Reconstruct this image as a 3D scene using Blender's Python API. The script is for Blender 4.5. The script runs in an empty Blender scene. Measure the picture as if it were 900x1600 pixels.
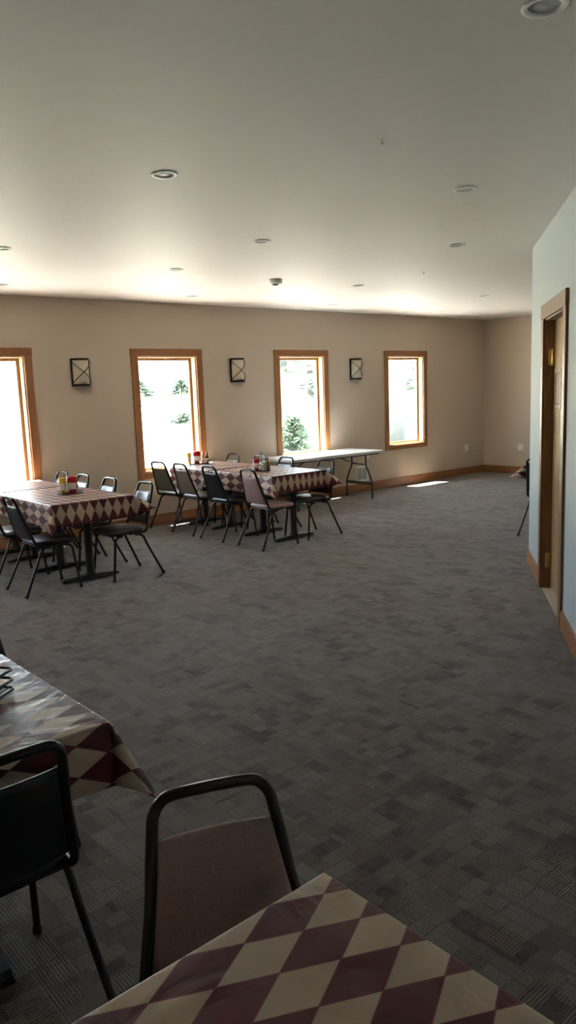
import bpy, bmesh, math, random
from mathutils import Vector, Matrix
random.seed(7)
PI = math.pi
SC = bpy.context.scene
COL = SC.collection

# ------------------------------------------------------------------ measures
EYE = 1.70
D = 8.70                       # inner face of the window wall
H = 2.868                      # ceiling
XC = 12.50                     # end wall
K = D / 8.634
T = 0.765                      # top of the cloth on the tables

# ------------------------------------------------------------------ materials
def new_mat(name):
    m = bpy.data.materials.new(name); m.use_nodes = True
    nt = m.node_tree; b = nt.nodes['Principled BSDF']
    return m, nt, b

def N(nt, kind, **kw):
    n = nt.nodes.new(kind)
    for k, v in kw.items():
        if k in n.inputs: n.inputs[k].default_value = v
        else: setattr(n, k, v)
    return n

def obj_coord(nt, scale=(1, 1, 1), src='Object'):
    tc = N(nt, 'ShaderNodeTexCoord'); mp = N(nt, 'ShaderNodeMapping')
    mp.inputs['Scale'].default_value = scale
    nt.links.new(tc.outputs[src], mp.inputs['Vector'])
    return mp.outputs['Vector']

def mixc(nt, fac, a, b, blend='MIX'):
    n = nt.nodes.new('ShaderNodeMix'); n.data_type = 'RGBA'; n.blend_type = blend
    for s, v in ((0, fac), (6, a), (7, b)):
        if hasattr(v, 'is_linked'): nt.links.new(v, n.inputs[s])
        else: n.inputs[s].default_value = (tuple(v) + (1,)) if isinstance(v, (tuple, list)) and len(v) == 3 else v
    return n.outputs[2]

def math_n(nt, op, a, b=None, c=None):
    n = nt.nodes.new('ShaderNodeMath'); n.operation = op
    for i, v in enumerate((a, b, c)):
        if v is None: continue
        if hasattr(v, 'is_linked'): nt.links.new(v, n.inputs[i])
        else: n.inputs[i].default_value = v
    return n.outputs[0]

def bump(nt, b, height, strength=.2, dist=.01):
    n = N(nt, 'ShaderNodeBump', Strength=strength, Distance=dist)
    nt.links.new(height, n.inputs['Height']); nt.links.new(n.outputs['Normal'], b.inputs['Normal'])

def plain(name, col, rough=.5, metal=0, noise=.0, nscale=20, bmp=0, spec=.5):
    m, nt, b = new_mat(name)
    b.inputs['Roughness'].default_value = rough; b.inputs['Metallic'].default_value = metal
    b.inputs['Specular IOR Level'].default_value = spec
    v = obj_coord(nt); t = N(nt, 'ShaderNodeTexNoise', Scale=nscale, Detail=4.0)
    nt.links.new(v, t.inputs['Vector'])
    d = tuple(c * (1 - noise) for c in col); l = tuple(min(1, c * (1 + noise)) for c in col)
    nt.links.new(mixc(nt, t.outputs['Fac'], d, l), b.inputs['Base Color'])
    if bmp: bump(nt, b, t.outputs['Fac'], bmp)
    return m

def wood(name, c1, c2, rough=.35, scale=(3, 3, 3), axis='Z'):
    m, nt, b = new_mat(name)
    s = {'X': (1.2, 14, 14), 'Y': (14, 1.2, 14), 'Z': (14, 14, 1.2)}[axis]
    v = obj_coord(nt, s)
    n1 = N(nt, 'ShaderNodeTexNoise', Scale=2.2, Detail=6.0, Distortion=1.4); nt.links.new(v, n1.inputs['Vector'])
    v2 = obj_coord(nt, tuple(q * .35 for q in s))
    n2 = N(nt, 'ShaderNodeTexNoise', Scale=2.0, Detail=3.0, Distortion=.6); nt.links.new(v2, n2.inputs['Vector'])
    r = N(nt, 'ShaderNodeValToRGB'); r.color_ramp.elements[0].position = .35; r.color_ramp.elements[1].position = .68
    r.color_ramp.elements[0].color = (*c1, 1); r.color_ramp.elements[1].color = (*c2, 1)
    nt.links.new(n1.outputs['Fac'], r.inputs['Fac'])
    nt.links.new(mixc(nt, n2.outputs['Fac'], r.outputs['Color'], tuple(q * .72 for q in c1)), b.inputs['Base Color'])
    b.inputs['Roughness'].default_value = rough
    bump(nt, b, n1.outputs['Fac'], .06)
    return m

def carpet_mat():
    m, nt, b = new_mat('carpet')
    tc = N(nt, 'ShaderNodeTexCoord'); P = tc.outputs['Object']
    def brick(w, h, off, mort, loc, rot=0):
        mp = N(nt, 'ShaderNodeMapping'); mp.inputs['Location'].default_value = loc; mp.inputs['Rotation'].default_value = (0, 0, rot)
        nt.links.new(P, mp.inputs['Vector'])
        k = nt.nodes.new('ShaderNodeTexBrick'); k.offset = off; k.squash = .62; k.squash_frequency = 3; k.offset_frequency = 2
        k.inputs['Scale'].default_value = 1; k.inputs['Brick Width'].default_value = w; k.inputs['Row Height'].default_value = h
        k.inputs['Mortar Size'].default_value = mort; k.inputs['Mortar Smooth'].default_value = .3
        k.inputs['Color1'].default_value = (0, 0, 0, 1); k.inputs['Color2'].default_value = (1, 1, 1, 1)
        k.inputs['Mortar'].default_value = (.5, .5, .5, 1); k.inputs['Bias'].default_value = 0
        nt.links.new(mp.outputs['Vector'], k.inputs['Vector'])
        return k
    A = brick(.125, .065, .43, .0035, (.03, .05, 0))
    B = brick(.14, .07, .37, .0035, (.11, .02, 0), PI / 2)
    Cb = brick(.20, .16, .55, .0, (.07, .09, 0))
    Db = brick(.27, .12, .31, .004, (.21, .14, 0), PI / 2)
    sel = math_n(nt, 'GREATER_THAN', Cb.outputs['Color'], .5)
    grey = (.158, .137, .118); brown = (.118, .084, .070); dark = (.046, .035, .030)
    ab = mixc(nt, sel, A.outputs['Color'], B.outputs['Color'])
    mo = mixc(nt, sel, A.outputs['Fac'], B.outputs['Fac'])
    n0 = N(nt, 'ShaderNodeTexNoise', Scale=14.0, Detail=3.0); nt.links.new(P, n0.inputs['Vector'])
    tone = math_n(nt, 'ADD', math_n(nt, 'ADD', math_n(nt, 'MULTIPLY', ab, .42), math_n(nt, 'MULTIPLY', Db.outputs['Color'], .30)), math_n(nt, 'MULTIPLY', n0.outputs['Fac'], .32))
    r = N(nt, 'ShaderNodeValToRGB')
    e = r.color_ramp.elements; e[0].position = .20; e[0].color = (*dark, 1); e[1].position = .74; e[1].color = (*grey, 1)
    k = e.new(.42); k.color = (*brown, 1)
    nt.links.new(tone, r.inputs['Fac'])
    # ribs: fine lines, direction and strength change from patch to patch
    sep = N(nt, 'ShaderNodeSeparateXYZ'); nt.links.new(P, sep.inputs[0])
    def ribs(sock, per):
        return math_n(nt, 'SINE', math_n(nt, 'MULTIPLY', sock, 2 * PI / per))
    rx = ribs(sep.outputs['X'], .0105); ry = ribs(sep.outputs['Y'], .0105)
    selx = math_n(nt, 'GREATER_THAN', Db.outputs['Color'], .62)
    rib = math_n(nt, 'ADD', math_n(nt, 'MULTIPLY', rx, selx), math_n(nt, 'MULTIPLY', ry, math_n(nt, 'SUBTRACT', 1, selx)))
    amp = math_n(nt, 'ADD', .05, math_n(nt, 'MULTIPLY', math_n(nt, 'GREATER_THAN', ab, .3), .24))
    nz = N(nt, 'ShaderNodeTexNoise', Scale=90.0, Detail=3.0); nt.links.new(P, nz.inputs['Vector'])
    big = N(nt, 'ShaderNodeTexNoise', Scale=1.3, Detail=3.0); nt.links.new(P, big.inputs['Vector'])
    mort = math_n(nt, 'MULTIPLY', math_n(nt, 'MULTIPLY', mo, math_n(nt, 'ADD', .3, big.outputs['Fac'])), .30)
    val = math_n(nt, 'ADD', 1.0, math_n(nt, 'MULTIPLY', rib, amp))
    val = math_n(nt, 'ADD', val, math_n(nt, 'MULTIPLY', math_n(nt, 'SUBTRACT', nz.outputs['Fac'], .5), .9))
    val = math_n(nt, 'ADD', val, math_n(nt, 'MULTIPLY', math_n(nt, 'SUBTRACT', big.outputs['Fac'], .5), .25))
    val = math_n(nt, 'SUBTRACT', val, mort)
    comb = N(nt, 'ShaderNodeCombineXYZ')
    for i in range(3): nt.links.new(val, comb.inputs[i])
    nt.links.new(mixc(nt, 1.0, r.outputs['Color'], comb.outputs[0], 'MULTIPLY'), b.inputs['Base Color'])
    b.inputs['Roughness'].default_value = .85; b.inputs['Specular IOR Level'].default_value = .25
    b.inputs['Sheen Weight'].default_value = .22; b.inputs['Sheen Roughness'].default_value = .5
    hb = math_n(nt, 'ADD', math_n(nt, 'MULTIPLY', rib, amp), math_n(nt, 'MULTIPLY', nz.outputs['Fac'], .8))
    bump(nt, b, hb, .35, .004)
    return m

def cloth_mat():
    # vinyl harlequin pattern; UV holds metres on the unfolded cloth: u across the short axis, v along the long one
    m, nt, b = new_mat('harlequin_vinyl')
    tc = N(nt, 'ShaderNodeTexCoord'); sep = N(nt, 'ShaderNodeSeparateXYZ'); nt.links.new(tc.outputs['UV'], sep.inputs[0])
    def tri(s, per):
        f = math_n(nt, 'FRACT', math_n(nt, 'ADD', math_n(nt, 'DIVIDE', s, per), 100.5))
        return math_n(nt, 'ABSOLUTE', math_n(nt, 'SUBTRACT', f, .5))
    s = math_n(nt, 'ADD', tri(sep.outputs[0], .0935), tri(sep.outputs[1], .189))
    red = math_n(nt, 'LESS_THAN', s, .5)
    edge = math_n(nt, 'LESS_THAN', math_n(nt, 'ABSOLUTE', math_n(nt, 'SUBTRACT', s, .505)), .012)
    P = tc.outputs['Object']
    nz = N(nt, 'ShaderNodeTexNoise', Scale=9.0, Detail=5.0, Distortion=1.2); nt.links.new(P, nz.inputs['Vector'])
    beige = mixc(nt, nz.outputs['Fac'], (.46, .340, .252), (.62, .475, .368))
    burg = mixc(nt, nz.outputs['Fac'], (.070, .003, .010), (.125, .007, .020))
    c = mixc(nt, red, beige, burg)
    c = mixc(nt, edge, c, (.22, .05, .06))
    nt.links.new(c, b.inputs['Base Color'])
    b.inputs['Roughness'].default_value = .38; b.inputs['Specular IOR Level'].default_value = .55
    w = N(nt, 'ShaderNodeTexNoise', Scale=4.5, Detail=3.0, Distortion=2.5); nt.links.new(P, w.inputs['Vector'])
    w2 = N(nt, 'ShaderNodeTexNoise', Scale=45.0, Detail=2.0); nt.links.new(P, w2.inputs['Vector'])
    bump(nt, b, math_n(nt, 'ADD', w.outputs['Fac'], math_n(nt, 'MULTIPLY', w2.outputs['Fac'], .06)), .5, .014)
    return m

def vinyl(name, col, weave=True, rough=.38):
    m, nt, b = new_mat(name)
    tc = N(nt, 'ShaderNodeTexCoord')
    mp = N(nt, 'ShaderNodeMapping'); mp.inputs['Scale'].default_value = (60, 60, 300); nt.links.new(tc.outputs['Object'], mp.inputs['Vector'])
    a = N(nt, 'ShaderNodeTexNoise', Scale=1.0, Detail=2.0); nt.links.new(mp.outputs['Vector'], a.inputs['Vector'])
    mp2 = N(nt, 'ShaderNodeMapping'); mp2.inputs['Scale'].default_value = (260, 260, 30); nt.links.new(tc.outputs['Object'], mp2.inputs['Vector'])
    c = N(nt, 'ShaderNodeTexNoise', Scale=1.0, Detail=2.0); nt.links.new(mp2.outputs['Vector'], c.inputs['Vector'])
    s = math_n(nt, 'MULTIPLY', math_n(nt, 'ADD', a.outputs['Fac'], c.outputs['Fac']), .5)
    k = .45 if weave else .1
    nt.links.new(mixc(nt, s, tuple(q * (1 - k) for q in col), tuple(q * (1 + k) for q in col)), b.inputs['Base Color'])
    b.inputs['Roughness'].default_value = rough
    if weave: bump(nt, b, s, .15, .002)
    return m

M = {}
M['wall'] = plain('beige_wall_paint', (.60, .505, .41), .75, noise=.02, nscale=3)
M['wall_pale'] = plain('pale_grey_wall_paint', (.46, .525, .56), .7, noise=.02, nscale=3)
M['ceiling'] = plain('ceiling_paint', (.74, .725, .70), .6, noise=.02, nscale=2)
M['carpet'] = carpet_mat()
M['pine_v'] = wood('stained_pine_upright', (.36, .155, .058), (.50, .245, .10), axis='Z')
M['pine_h'] = wood('stained_pine_level', (.34, .14, .05), (.48, .225, .09), axis='X')
M['pine_y'] = wood('stained_pine_across', (.34, .14, .05), (.48, .225, .09), axis='Y')
M['jamb'] = wood('clear_pine_reveal', (.66, .46, .24), (.78, .60, .36), axis='Z')
M['sillwood'] = wood('varnished_sill', (.62, .44, .24), (.74, .58, .36), rough=.16, axis='X')
M['sillwood'].node_tree.nodes['Principled BSDF'].inputs['Coat Weight'].default_value = 1.0
M['sillwood'].node_tree.nodes['Principled BSDF'].inputs['Coat Roughness'].default_value = .15
M['door'] = wood('birch_door_veneer', (.46, .29, .14), (.60, .41, .22), rough=.3, axis='Z')
M['doorjamb'] = wood('door_jamb_wood', (.23, .105, .04), (.35, .165, .068), rough=.42, axis='Z')
M['cloth'] = cloth_mat()
M['backing'] = plain('white_flannel_backing', (.78, .78, .80), .9, noise=.03)
M['black'] = plain('black_metal', (.012, .012, .013), .30, noise=.1)
M['cast'] = plain('black_cast_iron', (.014, .016, .019), .45, noise=.2, bmp=.1, nscale=60)
M['brownmetal'] = plain('dark_brown_metal', (.030, .018, .014), .25, noise=.1)
M['rubber'] = plain('grey_rubber', (.03, .03, .03), .8)
M['v_black'] = vinyl('black_vinyl', (.012, .013, .017), False, .42)
M['v_mauve'] = vinyl('mauve_brown_woven_vinyl', (.40, .265, .25), True, .42)
M['v_taupe'] = vinyl('taupe_woven_vinyl', (.225, .185, .160), True, .34)
M['v_grey'] = vinyl('grey_green_vinyl', (.15, .155, .125), True, .34)
M['v_dark'] = vinyl('dark_brown_vinyl', (.070, .050, .045), True, .28)
M['plywood'] = plain('table_board', (.10, .06, .035), .5, noise=.2)
M['plastic'] = plain('white_moulded_plastic', (.80, .80, .80), .35, noise=.02, bmp=.03, nscale=150)
M['greymetal'] = plain('dark_grey_metal', (.045, .047, .052), .4, noise=.1)
M['white'] = plain('white_paint', (.84, .84, .83), .4, noise=.02)
M['offwhite'] = plain('cream_plastic', (.84, .82, .74), .45, noise=.02)
M['slot'] = plain('dark_slot', (.02, .02, .02), .8)
M['brass'] = plain('brass', (.65, .47, .16), .22, metal=1, noise=.05)
M['bronze'] = plain('oil_rubbed_bronze', (.022, .016, .011), .4, metal=.4, noise=.2)
M['alabaster'] = plain('cream_alabaster_glass', (.62, .58, .44), .3, noise=.16, nscale=6)
M['red'] = plain('tomato_red_plastic', (.50, .012, .014), .25, noise=.05)
M['yellow'] = plain('mustard_yellow_plastic', (.80, .52, .03), .3, noise=.05)
M['label'] = plain('printed_paper_label', (.75, .70, .68), .6, noise=.08, nscale=90)
M['amber'] = plain('amber_sauce', (.42, .17, .03), .15, noise=.08)
M['brown'] = plain('brown_sauce', (.14, .05, .02), .2, noise=.1)
M['blue'] = plain('pale_blue_paper', (.30, .45, .62), .6, noise=.05)
M['pinkish'] = plain('pale_orange_plastic', (.62, .30, .18), .35, noise=.06)
M['jar'] = plain('cloudy_jar', (.55, .62, .55), .12, noise=.1, nscale=40)
M['steel'] = plain('stainless_steel', (.55, .55, .55), .25, metal=1, noise=.03)
M['tile'] = plain('pale_speckled_tile', (.55, .50, .43), .4, noise=.18, nscale=60)
M['concrete'] = plain('concrete_apron', (.45, .43, .40), .8, noise=.12, nscale=4)
M['grass'] = plain('sunlit_dry_grass', (.50, .46, .36), .9, noise=.35, nscale=.9)
M['needle'] = plain('pine_needles', (.19, .26, .19), .8, noise=.4, nscale=3)  # paled well beyond real needles: window glare put into the foliage colour
M['bark'] = plain('grey_bark', (.11, .115, .115), .9, noise=.3, nscale=8)
M['baffle'] = plain('grey_white_baffle', (.50, .51, .55), .45, noise=.02)

def glass_mat(name, tint=(1, 1, 1), amount=.06):
    m = bpy.data.materials.new(name); m.use_nodes = True; nt = m.node_tree
    for n in list(nt.nodes): nt.nodes.remove(n)
    o = N(nt, 'ShaderNodeOutputMaterial'); mx = N(nt, 'ShaderNodeMixShader')
    tr = N(nt, 'ShaderNodeBsdfTransparent'); tr.inputs[0].default_value = (*tint, 1)
    gl = N(nt, 'ShaderNodeBsdfGlossy'); gl.inputs['Roughness'].default_value = .02
    lw = N(nt, 'ShaderNodeLayerWeight', Blend=.5)
    f5 = math_n(nt, 'POWER', lw.outputs['Facing'], 5.0)
    nt.links.new(math_n(nt, 'ADD', math_n(nt, 'MULTIPLY', f5, .45), .03), mx.inputs[0])
    nt.links.new(tr.outputs[0], mx.inputs[1]); nt.links.new(gl.outputs[0], mx.inputs[2]); nt.links.new(mx.outputs[0], o.inputs[0])
    return m
M['pane'] = glass_mat('window_glass', (.93, .95, .95))

# ------------------------------------------------------------------ mesh helpers
def obj(name, bm, mat, parent=None, smooth=False, loc=None, rotz=0, autos=None):
    me = bpy.data.meshes.new(name); bmesh.ops.recalc_face_normals(bm, faces=bm.faces) if autos != 'keep' else None
    bm.to_mesh(me); bm.free()
    for m in (mat if isinstance(mat, (list, tuple)) else [mat]): me.materials.append(m)
    if smooth:
        for p in me.polygons: p.use_smooth = True
    o = bpy.data.objects.new(name, me); COL.objects.link(o)
    if parent: o.parent = parent
    if loc: o.location = loc
    if rotz: o.rotation_euler = (0, 0, rotz)
    return o

def empty(name, loc=(0, 0, 0), rotz=0):
    o = bpy.data.objects.new(name, None); COL.objects.link(o); o.location = loc; o.rotation_euler = (0, 0, rotz)
    o.empty_display_size = .1
    return o

def tag(o, label=None, cat=None, group=None, kind=None):
    if label: o['label'] = label
    if cat: o['category'] = cat
    if group: o['group'] = group
    if kind: o['kind'] = kind
    return o

def add_box(bm, x0, x1, y0, y1, z0, z1, bev=0, mat=0, mtx=None):
    g = bmesh.ops.create_cube(bm, size=1)
    vs = g['verts']
    for v in vs:
        v.co = Vector(((x0 + x1) / 2 + v.co.x * (x1 - x0), (y0 + y1) / 2 + v.co.y * (y1 - y0), (z0 + z1) / 2 + v.co.z * (z1 - z0)))
    fs = set(f for v in vs for f in v.link_faces)
    for f in fs: f.material_index = mat
    if bev:
        es = list(set(e for v in vs for e in v.link_edges))
        r = bmesh.ops.bevel(bm, geom=es, offset=bev, segments=2, profile=.6, affect='EDGES')
        vs = list(set(vs) & set(bm.verts)) + list(r['verts']); vs = list(set(vs))
    if mtx is not None:
        for v in vs: v.co = mtx @ v.co
    return vs

def box(x0, x1, y0, y1, z0, z1, bev=0):
    bm = bmesh.new(); add_box(bm, x0, x1, y0, y1, z0, z1, bev); return bm

def catmull(pts, n=6):
    P = [Vector(p) for p in pts]; out = []
    for i in range(len(P) - 1):
        p0 = P[max(i - 1, 0)]; p1 = P[i]; p2 = P[i + 1]; p3 = P[min(i + 2, len(P) - 1)]
        for k in range(n):
            t = k / n
            out.append(.5 * ((2 * p1) + (-p0 + p2) * t + (2 * p0 - 5 * p1 + 4 * p2 - p3) * t * t + (-p0 + 3 * p1 - 3 * p2 + p3) * t ** 3))
    out.append(P[-1]); return out

def add_tube(bm, pts, r, seg=10, closed=False, rx=None, mat=0, cap=True):
    P = [Vector(p) for p in pts]; n = len(P)
    rad = r if callable(r) else (lambda t: r)
    ref = Vector((0, 0, 1)); rings = []
    d0 = (P[1] - P[0]).normalized()
    u = d0.orthogonal().normalized() if abs(d0.dot(ref)) > .95 else (ref - d0 * ref.dot(d0)).normalized()
    for i in range(n):
        a = P[(i - 1) % n] if (closed or i > 0) else P[i]; c = P[(i + 1) % n] if (closed or i < n - 1) else P[i]
        d = (c - a).normalized(); u = (u - d * u.dot(d)).normalized(); w = d.cross(u)
        rr = rad(i / (n - 1))
        ring = [bm.verts.new(P[i] + (u * math.cos(2 * PI * k / seg) + w * math.sin(2 * PI * k / seg) * (rx or 1)) * rr) for k in range(seg)]
        rings.append(ring)
    m = n if closed else n - 1
    for i in range(m):
        A, B = rings[i], rings[(i + 1) % n]
        for k in range(seg):
            f = bm.faces.new((A[k], A[(k + 1) % seg], B[(k + 1) % seg], B[k])); f.material_index = mat; f.smooth = True
    if cap and not closed:
        bm.faces.new(list(reversed(rings[0]))); bm.faces.new(rings[-1])

def add_lathe(bm, prof, seg=24, c=(0, 0, 0), sx=1, sy=1, mat=0):
    rings = []
    for r, z in prof:
        if r < 1e-6: rings.append([bm.verts.new((c[0], c[1], c[2] + z))])
        else: rings.append([bm.verts.new((c[0] + r * sx * math.cos(2 * PI * k / seg), c[1] + r * sy * math.sin(2 * PI * k / seg), c[2] + z)) for k in range(seg)])
    for A, B in zip(rings, rings[1:]):
        for k in range(seg):
            a, b2 = A[k % len(A)], A[(k + 1) % len(A)]; c2, d = B[(k + 1) % len(B)], B[k % len(B)]
            vs = [v for i, v in enumerate((a, b2, c2, d)) if v not in (a, b2, c2, d)[:i]]
            if len(vs) > 2:
                f = bm.faces.new(vs); f.material_index = mat; f.smooth = True
    for R in (rings[0], rings[-1]):
        if len(R) > 2:
            try: bm.faces.new(R)
            except ValueError: pass

def lathe(prof, seg=24, **k):
    bm = bmesh.new(); add_lathe(bm, prof, seg, **k); return bm

def pillow(fn, nu=14, nv=14, th=.03, edge=.22):
    """closed cushion: fn(u,v)->centre point, normal ; u,v in [-1,1]"""
    bm = bmesh.new(); G = {}
    def th_at(u, v):
        a = max(0, 1 - abs(u) ** 6); c = max(0, 1 - abs(v) ** 6)
        return th * (a * c) ** .35
    for s in (1, -1):
        for i in range(nu + 1):
            for j in range(nv + 1):
                # denser towards rims
                u = math.sin((i / nu - .5) * PI); v = math.sin((j / nv - .5) * PI)
                border = i in (0, nu) or j in (0, nv)
                if s == -1 and border: G[s, i, j] = G[1, i, j]; continue
                p, n = fn(u, v)
                G[s, i, j] = bm.verts.new(p + n * (s * th_at(u, v) if not border else 0))
    for s in (1, -1):
        for i in range(nu):
            for j in range(nv):
                q = (G[s, i, j], G[s, i + 1, j], G[s, i + 1, j + 1], G[s, i, j + 1])
                f = bm.faces.new(q if s == 1 else tuple(reversed(q))); f.smooth = True
    return bm

def copy_tree(o, parent=None):
    c = o.copy(); COL.objects.link(c)
    if parent is not None:
        c.parent = parent
    for ch in list(o.children): copy_tree(ch, c)
    return c

# ------------------------------------------------------------------ room shell
def struct(name, bm, m, label, parent=None):
    o = obj(name, bm, m, parent); 
    if parent is None: tag(o, label, name.split('_')[0], kind='structure')
    return o

YB, XL = -4.2, -4.0            # room continues behind the camera and to the left
floor = struct('floor', box(XL - .3, XC + .2, YB - .3, D + .20, -.12, 0), M['carpet'], 'grey and brown patchwork carpet tile floor with fine ribbed lines')
LIGHTS = [(2.37, 3.682), (4.057, 2.965), (2.368, 1.429), (3.998, 4.862), (5.571, 4.156), (2.40, 6.099), (4.155, 6.352), (3.107, 8.0), (5.443, 8.0),
          (6.657, 6.373), (7.831, 7.98), (9.074, 6.335), (10.262, 7.961), (11.727, 7.962)]
bm = bmesh.new()
rc = [bm.verts.new(v) for v in ((XL - .3, YB - .3, H), (XC + .2, YB - .3, H), (XC + .2, D + .26, H), (XL - .3, D + .26, H))]
es = [bm.edges.new((rc[k], rc[(k + 1) % 4])) for k in range(4)]
for (lx, ly) in LIGHTS:
    c_ = [bm.verts.new((lx + .054 * math.cos(2 * PI * k / 24), ly + .054 * math.sin(2 * PI * k / 24), H)) for k in range(24)]
    es += [bm.edges.new((c_[k], c_[(k + 1) % 24])) for k in range(24)]
bmesh.ops.triangle_fill(bm, edges=es, use_beauty=True)
for f in bm.faces:
    f.normal_update()
    if f.normal.z > 0: f.normal_flip()
add_box(bm, XL - .3, XC + .2, YB - .3, D + .26, H + .13, H + .2)
for q in ((XL - .3, XL - .28, YB - .3, D + .26), (XC + .18, XC + .2, YB - .3, D + .26), (XL - .28, XC + .18, YB - .3, YB - .28), (XL - .28, XC + .18, D + .24, D + .26)): add_box(bm, *q, H, H + .13)
ceil = obj('ceiling', bm, M['ceiling'], autos='keep'); tag(ceil, 'flat off-white painted ceiling with round recessed lights', 'ceiling', kind='structure')

# windows: outer casing x from .. to .., z from .. to ..
PITCH = 2.367
W0 = 4.90 * K
WIN = [(W0 + (i - 1) * PITCH) for i in (-1, 0, 1, 2, 3)]      # left outer casing edges
WW = [1.075] * 5; WW[4] = 1.10; WIN[4] = 9.60 * K; WIN[3] = 7.24 * K
ZB, ZT = .622, 2.284
CW = .092
def wall_with_holes(x0, x1, y0, y1, z0, z1, holes):
    bm = bmesh.new(); holes = sorted(holes); x = x0
    for (a, b, c, d) in holes:
        add_box(bm, x, a, y0, y1, z0, z1); add_box(bm, a, b, y0, y1, z0, c); add_box(bm, a, b, y0, y1, d, z1); x = b
    add_box(bm, x, x1, y0, y1, z0, z1); return bm
holes = [(x + CW, x + w - CW, ZB + .078, ZT - CW) for x, w in zip(WIN, WW)]
struct('wall_back', wall_with_holes(XL - .2, XC + .2, D, D + .17, 0, H, holes), M['wall'], 'long beige painted wall with a row of pine trimmed windows')
struct('wall_end', box(XC, XC + .17, .5, D, 0, H), M['wall'], 'beige painted end wall beyond the last window')
struct('wall_left', box(XL - .17, XL, YB, D, 0, H), M['wall'], 'beige painted wall closing the room on the left')

# angled wall on the right with the door
EA = 0.66372
E = Vector((6.327, 3.897, 0))
WD = Vector((-math.cos(EA), -math.sin(EA), 0))       # along the wall towards the camera
WN = Vector((-math.sin(EA), math.cos(EA), 0))        # out of the wall into the room
MW = Matrix(((WD.x, WN.x, 0, E.x), (WD.y, WN.y, 0, E.y), (0, 0, 1, 0), (0, 0, 0, 1)))
def wallbox(t0, t1, n0, n1, z0, z1, bev=0):
    bm = bmesh.new(); add_box(bm, t0, t1, n0, n1, z0, z1, bev, mtx=MW); return bm
DL, DR, DH = .93, 1.945, 2.185
bm = bmesh.new()
add_box(bm, 0, DL, -.15, 0, 0, H, mtx=MW); add_box(bm, DR, 13.2, -.15, 0, 0, H, mtx=MW); add_box(bm, DL, DR, -.15, 0, DH, H, mtx=MW)
struct('wall_right', bm, M['wall_pale'], 'pale grey angled wall on the right holding the wooden door')
# return of the angled wall, hidden round its corner
RT = Matrix(((-WN.x, WD.x, 0, E.x), (-WN.y, WD.y, 0, E.y), (0, 0, 1, 0), (0, 0, 0, 1)))
bm = bmesh.new(); add_box(bm, .15, 4.4, 0, .15, 0, H, mtx=RT)
struct('wall_return', bm, M['wall_pale'], 'pale wall running back from the corner of the angled wall')
struct('wall_front', box(8.6, XC + .1, .35, .5, 0, H), M['wall'], 'beige wall closing the far bay behind the angled wall')

BH = .134
bm = box(XL, XC - .018, D - .018, D, 0, BH, .004)
struct('baseboard_back', bm, M['pine_h'], 'reddish stained pine baseboard under the windows')
struct('baseboard_end', box(XC - .018, XC, .5, D, 0, BH, .004), M['pine_y'], 'stained pine baseboard along the end wall')
struct('baseboard_right', wallbox(0, DL - .10, 0, .016, 0, BH, .004), M['pine_h'], 'short pine baseboard between wall corner and door')
struct('baseboard_front', wallbox(DR + .10, 12, 0, .016, 0, BH, .004), M['pine_h'], 'pine baseboard on the near side of the door')
# tile strip seen through the doorway
bm = wallbox(DL, DR, -.15, -.002, -.01, .004)
struct('trim_threshold', bm, M['tile'], 'pale speckled tile strip in the doorway')

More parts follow.
